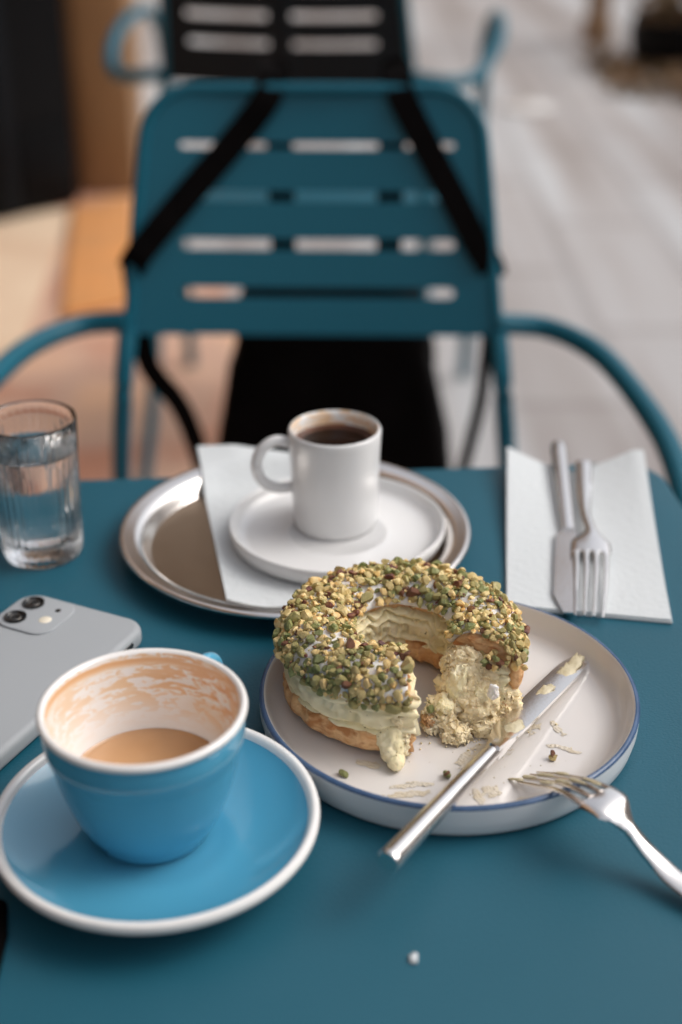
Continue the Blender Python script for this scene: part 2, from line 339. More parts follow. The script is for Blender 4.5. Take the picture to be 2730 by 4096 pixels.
# houses on the other side of the street and at its end
hb = empty('stone_building', (8, 6, 0), label='pale stone building across the street', cat='building')
lbox('wall', 8, 9, -14, 30, 0, 5, M_stone, hb, 0.02)
for i in range(9):
    y = -12 + i * 4.5
    lbox('window', 7.95, 7.997, y, y + 1.6, 1.0, 3.0, M_glassdark, hb, 0.01)
eb = empty('end_building', (0, 26, 0), label='brown building at the far end of the street', cat='building')
lbox('wall', -9, 4, 26, 27, 0, 17, M_wall, eb, 0.02)  # unseen wall, made tall so its brown reaches the tray reflection
for i in range(5):
    for j in range(4): lbox('window', -8.3 + i * 2.5, -7.1 + i * 2.5, 25.95, 25.997, 1.2 + j * 3.8, 3.2 + j * 3.8, M_glassdark, eb, 0.01)

# ------------------------------------------------------------------ planter far right
pt = empty('planter', (1.54, 6.60, 0), label='dark round pot with dry brown plants beside a pale pillar at the street edge', cat='plant pot')
lathe('pot', [(0, 0.0), (0.20, 0.0), (0.24, 0.03), (0.26, 0.14), (0.25, 0.21), (0.23, 0.215), (0.22, 0.20), (0, 0.19)], M_door, pt, 40)
M_dry = mat('dry_leaves', (0.16, 0.095, 0.045), 0.8, var=[(0.28, 0.17, 0.09), (0.09, 0.07, 0.03)], vs=12)
bm = bmesh.new()
for i in range(700):
    an = random.uniform(0, 2 * pi); rr = 0.30 * random.random() ** 0.6
    p = Vector((rr * cos(an) * 0.8, rr * sin(an) * 0.8, 0.20 + random.random() ** 1.5 * 0.22))
    if i % 3 == 0: p = Vector((-0.05 - 0.38 * random.random(), random.uniform(-0.75, 0.3) , 0.008 + 0.05 * random.random() ** 2))
    if i % 3 == 1 and i % 2: p = Vector((random.uniform(-0.2, 0.3), random.uniform(-0.95, -0.25), 0.008 + 0.04 * random.random() ** 2))
    q = Matrix.Rotation(random.uniform(0, 6), 3, random.choice('XYZ')) @ Matrix.Rotation(random.uniform(0, 6), 3, 'Z')
    l = random.uniform(0.03, 0.06)
    vs = [bm.verts.new(p + q @ Vector(k)) for k in ((0, -l, 0), (l * 0.4, 0, 0.006), (0, l, 0), (-l * 0.4, 0, 0.006))]
    bm.faces.new(vs)
me = bpy.data.meshes.new('foliage'); bm.to_mesh(me); bm.free(); mobj('foliage', me, M_dry, pt, False)
pl = empty('pillar', (1.56, 7.15, 0), label='pale stone pillar behind the dark pot at the street edge', cat='pillar')
lathe('shaft', [(0, 1.1), (0.085, 1.1), (0.085, 0.10), (0.10, 0.09), (0.10, 0.0), (0, 0)], M_stone, pl, 32)
pl2 = empty('post', (1.26, 7.3, 0), label='slim brown post left of the pale pillar at the street edge', cat='post')
lathe('shaft', [(0, 1.3), (0.05, 1.3), (0.055, 0.12), (0.075, 0.10), (0.075, 0.0), (0, 0)], M_wall, pl2, 24)

# ------------------------------------------------------------------ chairs
def P1(x, w_, d=0.0):            # point on the near backrest plane
    u = Vector((0, 0.072, 0.22)).normalized(); n = Vector((0, -u.z, u.y))
    bow = 0.012 * ((x / 0.18) ** 2)   # the sheet bows towards the sitter
    return Vector((x, 0, 0)) + u * w_ + n * (d + bow)
def halfw(w_): return 0.179 - 0.020 * (w_ / 0.23) - 0.004 * max(0, w_ / 0.23 - 0.5)
def make_chair(loc, rz, paint, backpaint, label, grp, topw=1.0, legs_in=0.0, H=0.2316, rows=None, slotx=(-0.124, 0.131), az=0.66, rise=0.0):
    ch = empty('metal_chair', loc, rz, label=label, cat='chair', group=grp)
    base = Vector((0, 0, az))
    rows = rows or [(0.0360, 0.0455), (0.0818, 0.0914), (0.1273, 0.1368), (0.1762, 0.1822)]
    def outline(w_):
        h = halfw(w_); r = 0.045
        if w_ > H - r: k = min(1, (w_ - (H - r)) / r); h = h - r + r * math.sqrt(max(0, 1 - k * k))
        return h
    def strip(name, w0, w1, xa, xb, m, nx=24, nw=6, T=0.0022):
        v, f = [], []
        for side in (0, 1):
            for j in range(nw + 1):
                w_ = w0 + (w1 - w0) * j / nw
                A = xa(w_); B = xb(w_)
                for i in range(nx + 1):
                    x = A + (B - A) * i / nx
                    v.append(base + P1(x, w_, T / 2 if side else -T / 2))
        K = (nx + 1) * (nw + 1)
        for j in range(nw):
            for i in range(nx):
                a_ = j * (nx + 1) + i; f.append((a_, a_ + 1, a_ + nx + 2, a_ + nx + 1)); f.append((K + a_, K + a_ + nx + 1, K + a_ + nx + 2, K + a_ + 1))
        for i in range(nx):
            f.append((i, K + i, K + i + 1, i + 1)); q = nw * (nx + 1) + i; f.append((q, q + 1, K + q + 1, K + q))
        for j in range(nw):
            q = j * (nx + 1); f.append((q, q + nx + 1, K + q + nx + 1, K + q)); q += nx; f.append((q, K + q, K + q + nx + 1, q + nx + 1))
        o = pyd(name, v, f, m, ch); return autosm(o, 30)
    edges = [0.0] + [e for r_ in rows for e in r_] + [H]
    for k in range(0, len(edges), 2):
        strip('slat', edges[k], edges[k + 1], lambda q: -outline(q), lambda q: outline(q), backpaint, 24, 12 if k == len(edges) - 2 else 5)
    for (w0, w1) in rows:
        rr = (w1 - w0) / 2; wc = (w0 + w1) / 2
        cut = lambda q: math.sqrt(max(0, rr * rr - (q - wc) ** 2))
        strip('side_plate', w0, w1, lambda q: -outline(q), lambda q: slotx[0] - cut(q) , backpaint, 6, 8)
        strip('side_plate', w0, w1, lambda q: slotx[1] + cut(q), lambda q: outline(q), backpaint, 6, 8)
    # rolled rim round the sheet
    rim = []
    for i in range(21): w_ = H * i / 20 * 0.8; rim.append(base + P1(-outline(w_), w_, 0))
    for i in range(9):
        a_ = R(10 + 80 * i / 8); w_ = H - 0.045 + 0.045 * sin(a_); rim.append(base + P1(-outline(min(w_, H)), w_, 0))
    rim = rim + [Vector((-p.x, p.y, p.z)) for p in rim[::-1]]
    tube('back_frame', rim, 0.0055, paint, ch, 10, 0)
    # arms with front legs: out, forward, down
    for s in (-1, 1):
        p0 = base + P1(s * halfw(0.01), 0.012)
        tube('arm', [p0, (s * 0.225, p0.y + 0.004, az + 0.010), (s * 0.262, p0.y - 0.045, az + 0.008), (s * 0.283, p0.y - 0.12, az + 0.004 + rise * 0.35), (s * 0.297, p0.y - 0.24, az + rise * 0.7),
                      (s * 0.292, p0.y - 0.36, az - 0.006 + rise), (s * 0.282, p0.y - 0.43, az - 0.03 + rise), (s * 0.274, p0.y - 0.455, az - 0.10 + rise), (s * 0.265, p0.y - 0.47, 0.25), (s * 0.26, p0.y - 0.48, 0.0)], 0.0105, paint, ch, 14, 8)
        tube('leg', [base + P1(s * halfw(0.0), 0.004), base + P1(s * (halfw(0) + 0.006), -0.06), base + Vector((s * 0.200, 0.0, -0.20)), (s * 0.205, 0.06, 0.2), (s * 0.22, 0.14, 0.0)], 0.0095, paint, ch, 14, 6)
    # seat with its own slots, on a frame under the arms
    for i in range(7):
        y = -0.045 - i * 0.058
        box('seat_slat', -0.20, 0.20, y - 0.052, y, 0.44 - 0.003 * i, 0.443 - 0.003 * i, paint, ch, 0.001)
    for s in (-1, 1):
        box('seat_rail', s * 0.206 - 0.008, s * 0.206 + 0.008, -0.46, 0.02, 0.425, 0.441, paint, ch, 0.004)
    box('seat_rail', -0.25, 0.25, -0.472, -0.456, 0.400, 0.420, paint, ch, 0.004)
    return ch
c1 = make_chair((-0.027, 1.311, 0), R(-1), M_chair, M_chair, 'teal metal chair facing the table, black bag straps over its slatted back', 'teal metal armchairs on the terrace')
c2 = make_chair((-0.087, 2.36, 0), R(174), M_chair, M_dchair, 'teal metal armchair turned away behind the bag, its back painted near black', 'teal metal armchairs on the terrace', rows=[(0.0630, 0.0730), (0.1070, 0.1180), (0.15, 0.17), (0.19, 0.205)], rise=0.06)
c2.scale = (1.14, 1.08, 1.062)
box('centre_brace', -0.012, 0.022, -0.004, 0.004, 0.655, 0.86, M_dchair, c2, 0.002, Matrix.Translation((0, 0, 0.66)) @ Matrix.Rotation(R(-18), 4, 'X') @ Matrix.Translation((0, 0, -0.66)))
M_back = None
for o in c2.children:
    if o.name.startswith(('slat', 'side_plate')): o['label'] = 'near-black painted backrest sheet'

# ------------------------------------------------------------------ black backpack hung on the near chair
bp = empty('backpack', (-0.01, 1.43, 0.40), label='black backpack hanging by its straps behind the near teal chair', cat='backpack')
bmx = bmesh.new(); bmesh.ops.create_icosphere(bmx, subdivisions=5, radius=1)
for v in bmx.verts:
    d = v.co
    e = 0.35; q = Vector([math.copysign(abs(c) ** e, c) for c in d])
    q *= 1 / max(1e-6, (abs(q.x) ** 8 + abs(q.y) ** 8 + abs(q.z) ** 8) ** (1 / 8)) * 0.98
    wz = 0.112 + 0.038 * max(0, (0.6 - q.z)) ** 0.7
    p = Vector((q.x * wz, q.y * (0.055 + 0.015 * (1 - q.z)), q.z * 0.215 + 0.040))
    p += Vector((1, 1, 1)) * 0.006 * noise.noise(p * 14) + d * 0.005 * noise.noise(p * 30)
    p.y += 0.115
    v.co = p
me = bpy.data.meshes.new('body'); bmx.to_mesh(me); bmx.free(); mobj('body', me, M_bag, bp)
def strap(name, pts, wd, th=0.003, up=(0, -1, 0.3)):
    P = [Vector(p) - Vector(bp.location) for p in catmull(pts, 6)]
    return sweep(name, P, lambda i, n: [(wd / 2, th / 2), (-wd / 2, th / 2), (-wd / 2, -th / 2), (wd / 2, -th / 2)], M_bag, bp, up=up)
def CP(x, w_, d=0.006): return Vector((-0.027, 1.311, 0.66)) + P1(x + 0.027, w_, d)
strap('shoulder_strap', [(-0.060, 1.46, 0.66), (-0.062, 1.425, 0.86), (-0.0645, 1.397, 0.897), CP(-0.068, 0.226, 0.008), CP(-0.095, 0.190), CP(-0.148, 0.130), CP(-0.184, 0.088, 0.007), CP(-0.1965, 0.072, 0.005), CP(-0.2025, 0.062, -0.006)], 0.027, 0.0035)
strap('shoulder_strap', [(0.050, 1.46, 0.66), (0.051, 1.425, 0.86), (0.0525, 1.397, 0.897), CP(0.056, 0.226, 0.008), CP(0.080, 0.180), CP(0.110, 0.125), CP(0.130, 0.086, 0.007), CP(0.1425, 0.066, 0.005), CP(0.1455, 0.056, -0.006)], 0.027, 0.0035)
strap('lower_strap', [(-0.2040, 1.350, 0.715), (-0.203, 1.36, 0.67), (-0.200, 1.385, 0.60), (-0.170, 1.42, 0.53), (-0.145, 1.47, 0.40), (-0.115, 1.52, 0.28)], 0.022, 0.004)
strap('lower_strap', [(0.1470, 1.350, 0.705), (0.149, 1.36, 0.67), (0.150, 1.385, 0.60), (0.148, 1.42, 0.53), (0.130, 1.47, 0.40), (0.10, 1.52, 0.28)], 0.013, 0.004)

# ------------------------------------------------------------------ table
tb = empty('cafe_table', (0, 0, 0), label='square teal metal cafe table with rounded corners', cat='table')
psi = R(4.2)
Mt = Matrix.Translation((0.208, 0.853, 0)) @ Matrix.Rotation(psi, 4, 'Z')
top = prism('table_top', rrect(0.62, 0.62, 0.030, 8, -0.31, -0.31), TZ - 0.024, TZ, M_table, tb, 0.0035, 4, Mt)
lg = lambda: None
def tpart(name, lx, ly):
    p = Mt @ Vector((lx, ly, 0)); q = Mt @ Vector((lx * 1.0, ly * 1.0, 0))
    tube(name, [(p.x, p.y, TZ - 0.02), (p.x, p.y, 0.35), (q.x, q.y, 0.0)], 0.013, M_chair, tb, 14, 3)
for lx in (-0.05, -0.57):
    for ly in (-0.05, -0.57): tpart('leg', lx, ly)
for (n_, a_, b_) in (('apron', (-0.05, -0.05), (-0.57, -0.05)), ('apron', (-0.05, -0.57), (-0.57, -0.57)), ('apron', (-0.05, -0.05), (-0.05, -0.57)), ('apron', (-0.57, -0.05), (-0.57, -0.57))):
    p = Mt @ Vector((*a_, TZ - 0.045)); q = Mt @ Vector((*b_, TZ - 0.045)); tube(n_, [p, q], 0.010, M_chair, tb, 10, 0, up=(0, 0, 1))
# black cloth strap at the near left
tag(prism('black_cloth', [(-0.1330, 0.4330), (-0.1290, 0.4150), (-0.1280, 0.3950), (-0.1300, 0.3700), (-0.150, 0.33), (-0.25, 0.33), (-0.25, 0.43), (-0.16, 0.447)], TZ + 0.0003, TZ + 0.0045, M_bag, None, 0.002, 3), 'flat black cloth lying on the table beside the blue saucer, at the lower left', 'cloth')

# ------------------------------------------------------------------ plate with the pastry
PC = Vector((0.0508, 0.5612, TZ))
pe = empty('dinner_plate', PC, label='round cream plate with thin blue rim under the pistachio pastry', cat='plate')
lathe('plate_body', [(0, 0.0045), (0.070, 0.0045), (0.0775, 0.0052), (0.0815, 0.0075), (0.0845, 0.0120), (0.0862, 0.0165), (0.0866, 0.0174), (0.0873, 0.0180)], M_plate, pe, 128)
lathe('rim_band', [(0.0873, 0.0180), (0.0880, 0.0182), (0.0888, 0.0179), (0.0894, 0.0173), (0.0896, 0.0167)], M_rim, pe, 128)
lathe('outer_wall', [(0.0896, 0.0167), (0.0893, 0.010), (0.0880, 0.004), (0.086, 0.0008), (0.084, 0.0), (0.080, 0.0), (0.079, 0.002), (0, 0.002)], M_platew, pe, 128)
PZ = TZ + 0.0045

# ---- pastry
DC = Vector((0.0285, 0.5790, PZ))
ps = empty('pistachio_ring', DC, label='half eaten ring pastry with white icing, chopped pistachios and green cream', cat='pastry')
A0, A1 = R(-30), R(274)
def fr(p, s=1.0, oc=4): return noise.fractal(Vector(p) * s, 0.8, 2.0, oc)
def ring(name, sec, m, a0=A0, a1=A1, na=260, disp=None, ragged=0.0, tilt=None):
    v, f = [], []; n = len(sec); wob = lambda t: 0
    for i in range(na + 1):
        t = i / na; a = a0 + (a1 - a0) * t
        for k, (r, z) in enumerate(sec):
            aa = a
            if ragged:
                e = ragged * fr((r * 120, z * 160, 7 + 5 * round(t)), 1.0)
                aa += e * (max(0, 1 - t * 12) + max(0, (t - 1) * 12 + 1))
            rr = 1.0 + 0.025 * noise.noise(Vector((cos(a) * 1.2, sin(a) * 1.2, 4)))
            p = Vector((r * rr * cos(aa), r * rr * sin(aa), z))
            if disp:
                dr, dz = disp(aa, k / n, p, r, z); p.x += dr * cos(aa); p.y += dr * sin(aa); p.z += dz
            v.append(p)
    for i in range(na):
        for k in range(n): j = (k + 1) % n; f.append((i * n + k, i * n + j, (i + 1) * n + j, (i + 1) * n + k))
    for e in (0, na):
        c = Vector((0, 0, 0))
        for k in range(n): c += v[e * n + k]
        c /= n; v.append(c); q = len(v) - 1
        for k in range(n): f.append((e * n + k, q, e * n + (k + 1) % n))
    return pyd(name, v, f, m, ps)
def ell(rc, zc, hw, hh, n=40, p=2.4):
    out = []
    for k in range(n):
        a = 2 * pi * k / n; c, s = cos(a), sin(a)
        out.append((rc + hw * math.copysign(abs(c) ** (2 / p), c), zc + hh * math.copysign(abs(s) ** (2 / p), s)))
    return out
# bottom half of the choux ring
def d_base(a, t, p, r, z):
    n = fr(p, 90, 5); w_ = 0.0003 * sin(a * 26 + r * 260 + 3 * noise.noise(p * 60))
    if z < 0.002: n = 0; w_ = 0
    return n * 0.0019 + (w_ if r > 0 else 0), max(0, n) * 0.0012
ring('pastry_base', ell(0.0392, 0.0078, 0.0172, 0.0075, 36, 2.8), M_choux, disp=d_base, na=320, ragged=0.05)
# piped cream with folds
def d_cream(a, t, p, r, z):
    inner = 1 if r < 0.0392 else 0
    ca, sa = cos(a), sin(a)
    ph = (z * 1000 / (4.3 if inner else 4.6)) * pi + 2.6 * sin(a * 1.7 + 1) + 2.4 * noise.noise(Vector((ca * 3.1, sa * 3.1, 1))) + 0.35 * sin(a * 13) + 0.8 * noise.noise(Vector((ca * 9, sa * 9, z * 300)))
    fold = abs(sin(ph)) ** 0.55
    amp = 0.0056 if inner else 0.0040
    dr = (fold - 0.75) * amp * (-1 if inner else 1) + 0.0005 * noise.noise(p * 260)
    return dr, 0.0004 * noise.noise(p * 220)
ring('cream_filling', ell(0.0392, 0.0208, 0.0162, 0.0124, 132, 3.6), M_cream, disp=d_cream, na=380, ragged=0.06, a1=R(276))
# top half of the choux ring with icing on it
def d_top(a, t, p, r, z):
    n = fr(p, 70, 5); return n * 0.0014, n * 0.0012
ring('pastry_top', ell(0.0412, 0.0328, 0.0146, 0.0082, 40, 2.2), M_choux, disp=d_top, na=300, ragged=0.07, a0=R(-27), a1=R(272))
sec = []
for k in range(31):
    a = R(-22 + 190 * k / 30); sec.append((0.0400 + 0.0172 * cos(a), 0.0322 + 0.0106 * sin(a)))
sec += [(0.0400 + 0.0156 * cos(R(168 - 190 * k / 30)), 0.0318 + 0.0086 * sin(R(168 - 190 * k / 30))) for k in range(31)]
def d_ice(a, t, p, r, z):
    n = fr(p, 55, 3); e = 0
    if z < 0.032: e = -0.0040 * max(0, noise.noise(Vector((cos(a) * 5, sin(a) * 5, r * 40)))) + 0.001
    return n * 0.0009, n * 0.0009 + e
ring('icing', sec, M_icing, disp=d_ice, na=340, ragged=0.05, a0=R(-20), a1=R(271))

# torn ends: broken crumb and cream
rnd0 = random.Random(3)
tf = []
def lump(name, c, s, m, **k):
    o = blob(name, Vector(c) - DC, s, m, ps, **k); return o
Z = PZ
flakes = []
for k, (c, sz, f_, am, m_) in enumerate((
    ((0.0705, 0.5610, 0.0150), (0.0130, 0.0115, 0.0145), 75, 0.30, M_torn), ((0.0580, 0.5580, 0.0160), (0.0110, 0.0110, 0.0140), 85, 0.30, M_torn),
    ((0.0640, 0.5510, 0.0085), (0.0120, 0.0075, 0.0090), 95, 0.36, M_torn), ((0.0480, 0.5490, 0.0085), (0.0072, 0.0080, 0.0095), 100, 0.36, M_torn),
    ((0.0770, 0.5565, 0.0080), (0.0070, 0.0065, 0.0075), 110, 0.36, M_torn), ((0.0425, 0.5460, 0.0055), (0.0042, 0.0055, 0.0058), 130, 0.38, M_torn),
    ((0.0530, 0.5405, 0.0030), (0.0058, 0.0080, 0.0034), 140, 0.45, M_torn), ((0.0690, 0.5440, 0.0035), (0.0080, 0.0040, 0.0040), 140, 0.42, M_torn),
    ((0.0630, 0.5450, 0.0022), (0.0085, 0.0042, 0.0026), 130, 0.30, M_choux), ((0.0405, 0.5430, 0.0080), (0.0030, 0.0028, 0.0025), 220, 0.35, M_choux),
    ((0.0575, 0.5615, 0.0275), (0.0100, 0.0065, 0.0080), 110, 0.30, M_torn), ((0.0700, 0.5590, 0.0285), (0.0115, 0.0055, 0.0055), 100, 0.30, M_torn), ((0.0810, 0.5610, 0.0240), (0.0048, 0.0095, 0.0100), 60, 0.14, M_choux),
    ((0.0550, 0.5515, 0.0190), (0.0050, 0.0048, 0.0105), 190, 0.42, M_cream), ((0.0665, 0.5500, 0.0170), (0.0070, 0.0040, 0.0045), 190, 0.42, M_cream), ((0.0475, 0.5450, 0.0140), (0.0040, 0.0042, 0.0042), 230, 0.42, M_cream),
    ((0.0262, 0.5360, 0.0175), (0.0038, 0.0125, 0.0090), 100, 0.30, M_torn), ((0.0225, 0.5310, 0.0105), (0.0082, 0.0110, 0.0092), 90, 0.22, M_cream),
    ((0.0236, 0.5255, 0.0068), (0.0068, 0.0088, 0.0072), 80, 0.24, M_cream), ((0.0248, 0.5190, 0.0034), (0.0040, 0.0062, 0.0040), 90, 0.24, M_cream), ((0.0285, 0.5290, 0.0080), (0.0032, 0.0070, 0.0078), 130, 0.36, M_torn), ((0.0280, 0.5405, 0.0255), (0.0035, 0.0085, 0.0055), 130, 0.35, M_torn))):
    nm = 'torn_crust' if m_ is M_choux else 'torn_filling'
    o = lump(nm, (c[0], c[1], Z + c[2]), sz, m_, sub=5, f=f_, amp=am, seed=k + 1, zmin=0.0004)
    # fine shredded crumb texture
    if (m_ is M_choux and max(sz) > 0.0094) or m_ is M_cream: continue
    for v in o.data.vertices:
        p = v.co; q = Vector((p.x * 190 + p.z * 160, p.y * 190, p.z * 420 - p.x * 120))
        r_ = 1 - abs(noise.noise(q + Vector((k, 0, 0)))) * 2.4
        hole = max(0, noise.noise(p * 210 + Vector((3, k, 9))) - 0.18)
        d = v.normal * (0.0011 * r_ + 0.0006 * noise.noise(p * 1000) - 0.0075 * hole)
        if p.z > 0.0006: v.co = p + d
    if m_ is not M_choux:
        me_ = o.data; step = 9 if max(sz) > 0.009 else 14
        for v in list(me_.vertices)[::step]:
            nn = v.normal
            if v.co.z < 0.0012 or nn.z < -0.4 or rnd0.random() < 0.45: continue
            flakes.append((v.co.copy(), nn.copy()))
lump('icing_flake', (0.0700, 0.5440, Z + 0.0225), (0.0028, 0.0016, 0.0036), M_icing, sub=4, f=400, amp=0.35, seed=12)
# torn shreds and crumbs sitting all over the broken faces
fv, ff2 = [], []
ico = bmesh.new(); bmesh.ops.create_icosphere(ico, subdivisions=1, radius=1); IV = [v.co.copy() for v in ico.verts]; IF = [tuple(v.index for v in f.verts) for f in ico.faces]; ico.free()
rnd0.shuffle(flakes)
for (p, n) in flakes[:2600]:
    b0 = len(fv); L_ = rnd0.uniform(0.0005, 0.0021) * (1 if rnd0.random() < 0.8 else 1.4)
    q = n.to_track_quat('Z', 'Y').to_matrix() @ Matrix.Rotation(rnd0.uniform(-1.0, 1.0), 3, 'X') @ Matrix.Rotation(rnd0.uniform(0, 6.28), 3, 'Z')
    sx, sy, sz_ = L_, L_ * rnd0.uniform(0.25, 0.8), L_ * rnd0.uniform(0.18, 0.5)
    for c in IV:
        k_ = rnd0.uniform(0.65, 1.25); w_ = p + n * 0.0002 + q @ Vector((c.x * sx * k_, c.y * sy * k_, c.z * sz_ * k_ + c.x * c.x * 0.25 * L_))
        fv.append((w_.x, w_.y, max(w_.z, 0.0002)))
    ff2 += [tuple(i_ + b0 for i_ in f) for f in IF]
o = pyd('torn_shreds', fv, ff2, M_torn, ps); autosm(o, 40); o['kind'] = 'stuff'
# small broken crumbs by the torn end
cv, cf_ = [], []
for i in range(160):
    x = 0.060 + rnd0.gauss(0, 0.012); y = 0.5400 + rnd0.gauss(0, 0.006); s_ = rnd0.uniform(0.0003, 0.0010); h = PZ + s_ * 0.6
    b0 = len(cv); cs = [Vector((1, 0, 0)), Vector((-.4, .9, 0)), Vector((-.5, -.8, 0)), Vector((0.1, 0, 1)), Vector((0, 0, -0.7))]
    for c in cs: cv.append(Vector((x, y, h)) + c * s_ * rnd0.uniform(0.6, 1.2) - DC)
    cf_ += [(b0, b0 + 1, b0 + 3), (b0 + 1, b0 + 2, b0 + 3), (b0 + 2, b0, b0 + 3), (b0, b0 + 4, b0 + 1), (b0 + 1, b0 + 4, b0 + 2), (b0 + 2, b0 + 4, b0)]
o = pyd('crumbs', cv, cf_, M_torn, ps); o['kind'] = 'stuff'

# chopped pistachios
def nut_mesh(k, m):
    bmn = bmesh.new(); bmesh.ops.create_icosphere(bmn, subdivisions=2, radius=1)
    rnd = random.Random(k * 31 + 5); sx, sy, sz = rnd.uniform(0.8, 1.25), rnd.uniform(0.65, 1.0), rnd.uniform(0.45, 0.85)
    planes = [(Vector((rnd.uniform(-1, 1), rnd.uniform(-1, 1), rnd.uniform(-1, 1))).normalized(), rnd.uniform(0.38, 0.72)) for _ in range(8)]
    for v in bmn.verts:
        p = v.co.copy()
        for n, d in planes:
            e = p.dot(n) - d
            if e > 0: p -= n * e * 0.92
        p *= 1 + 0.16 * noise.noise(p * 1.6 + Vector((k, 0, 0)))
        v.co = Vector((p.x * sx, p.y * sy, p.z * sz))
    me = bpy.data.meshes.new('nut_piece'); bmn.to_mesh(me); bmn.free(); me.materials.append(m)
    me.polygons.foreach_set('use_smooth', [True] * len(me.polygons)); bmq = bmesh.new(); bmq.from_mesh(me)
    for e_ in bmq.edges: e_.smooth = e_.calc_face_angle(0) < R(24)
    bmq.to_mesh(me); bmq.free(); return me
NM = [[nut_mesh(k + 10 * mi, m) for k in range(7)] for mi, m in enumerate(M_nuts)]
wts = [0.31, 0.23, 0.15, 0.22, 0.09]
spots = []
rnd = random.Random(11)
camd = Vector((0, 0, 1.14))
tries = 0
grid = {}
def ok(p, d):
    g = (int(p.x // 0.006), int(p.y // 0.006), int(p.z // 0.006))
    for i in (-1, 0, 1):
        for j in (-1, 0, 1):
            for k in (-1, 0, 1):
                for q in grid.get((g[0] + i, g[1] + j, g[2] + k), ()):
                    if (q - p).length < d: return False
    grid.setdefault(g, []).append(p); return True
for layer, (dmin, T_) in enumerate(((0.0032, 24000), (0.0038, 8000), (0.0021, 9000))):
    if layer: grid.clear()
    for _ in range(T_):
        a = rnd.uniform(R(-27), R(272)); s = rnd.uniform(-14, 160)
        rr = 0.0400 + 0.0176 * cos(R(s))
        if rnd.random() > rr / 0.058: continue
        wobr = 1.0 + 0.025 * noise.noise(Vector((cos(a) * 1.2, sin(a) * 1.2, 4)))
        p = Vector((rr * wobr * cos(a), rr * wobr * sin(a), 0.0325 + 0.0110 * sin(R(s))))
        n = Vector((cos(R(s)) * cos(a), cos(R(s)) * sin(a), 1.3 * sin(R(s)) + 0.2)).normalized()
        bald = noise.noise(Vector((p.x * 75, p.y * 75, 2.0)))
        inner_bald = (s > 118) and R(60) < a < R(130)
        if bald > 0.42 or (inner_bald and rnd.random() < 0.55): continue
        if layer == 1 and rnd.random() < 0.55: continue
        if layer == 2 and rnd.random() < 0.45: continue
        if not ok(p, dmin * (0.9 if bald < 0 else 1.15)): continue
        sc = rnd.uniform(0.0017, 0.0034) * (1.35 if rnd.random() < 0.15 else 1) if layer < 2 else rnd.uniform(0.0005, 0.0013)
        spots.append((p + n * (0.0003, 0.0021, 0.0016)[layer] , n, sc))
# a loose clump on the torn end
for i in range(56):
    c = Vector((0.0755, 0.5570, PZ + 0.0335)) - DC if i < 46 else Vector((0.0435, 0.5450, PZ + 0.0120)) - DC
    s_ = (0.0100, 0.0065, 0.0035) if i < 46 else (0.0025, 0.0035, 0.003)
    p = c + Vector([rnd.uniform(-1, 1) * k for k in s_])
    spots.append((p, Vector((rnd.uniform(-.4, .4), -0.5, 0.8)).normalized(), rnd.uniform(0.0017, 0.0026)))
def view_key(sp):
    p, n, sc = sp; wv = camd - (p + DC); return -(n.dot(wv.normalized()) + 0.3 * (0.05 - p.y) * 20) 
spots.sort(key=lambda q: (q[2] < 0.0014, view_key(q)))
stuffm = bmesh.new(); mats_used = M_nuts
for idx, (p, n, sc) in enumerate(spots):
    q = n.to_track_quat('Z', 'Y').to_matrix() @ Matrix.Rotation(rnd.uniform(0, 6.28), 3, 'Z') @ Matrix.Rotation(rnd.uniform(-0.6, 0.6), 3, 'X')
    mi = rnd.choices(range(5), wts)[0]
    g = noise.noise(Vector((p.x * 30 + 8, p.y * 30, 1)))
    if mi == 0 and g > 0.2: mi = 2 if rnd.random() < 0.5 else 1
    me = NM[mi][rnd.randrange(7)]
    Mx = Matrix.Translation(p) @ q.to_4x4() @ Matrix.Diagonal((sc, sc, sc, 1))
    if idx < 298:
        o = bpy.data.objects.new('nut_piece', me); C.objects.link(o); o.parent = ps; o.matrix_local = Mx
    else:
        tmp = bmesh.new(); tmp.from_mesh(me)
        for f_ in tmp.faces: f_.material_index = mi
        tmp.transform(Mx); m2 = bpy.data.meshes.new('t'); tmp.to_mesh(m2); tmp.free(); stuffm.from_mesh(m2); bpy.data.meshes.remove(m2)
me = bpy.data.meshes.new('chopped_nuts'); stuffm.to_mesh(me); stuffm.free()
for m in M_nuts: me.materials.append(m)
o = mobj('chopped_nuts', me, None, ps); o['kind'] = 'stuff'
print('nuts', len(spots))

# loose bits on the plate
for (x, y, k, mi, s_, lab) in ((0.0012, 0.5115, 3, 2, 0.0033, 'green pistachio piece lying on the plate beside the blue saucer'),
                           (0.0475, 0.5105, 5, 2, 0.0030, 'dark green pistachio piece touching the knife on the plate'),
                           (0.0965, 0.5232, 2, 0, 0.0031, 'yellow pistachio piece with red skin lying by the fork tines')):
    t_ = empty('pistachio_crumb', (x, y, PZ + 0.0016), 0.7 * k, label=lab, cat='nut', group='loose pistachio pieces on the plate')
    o = bpy.data.objects.new('kernel', NM[mi][k]); C.objects.link(o); o.parent = t_; o.scale = (s_, s_ * 0.8, s_ * 0.9); o.rotation_euler = (0.5, 0.2, k)
    if mi == 0 or k == 5:
        o = bpy.data.objects.new('skin', NM[4][k]); C.objects.link(o); o.parent = t_; o.scale = (s_ * 0.7, s_ * 0.5, s_ * 0.6); o.location = (0.0006, 0.0008, 0.0014)
tag(blob('paper_crumb', (0.0276, 0.4046, TZ + 0.0009), (0.0017, 0.0024, 0.0007), M_paper, None, 3, 900, 0.7, zmin=TZ + 0.0001), 'tiny white crumb alone on the empty front of the table', 'crumb')

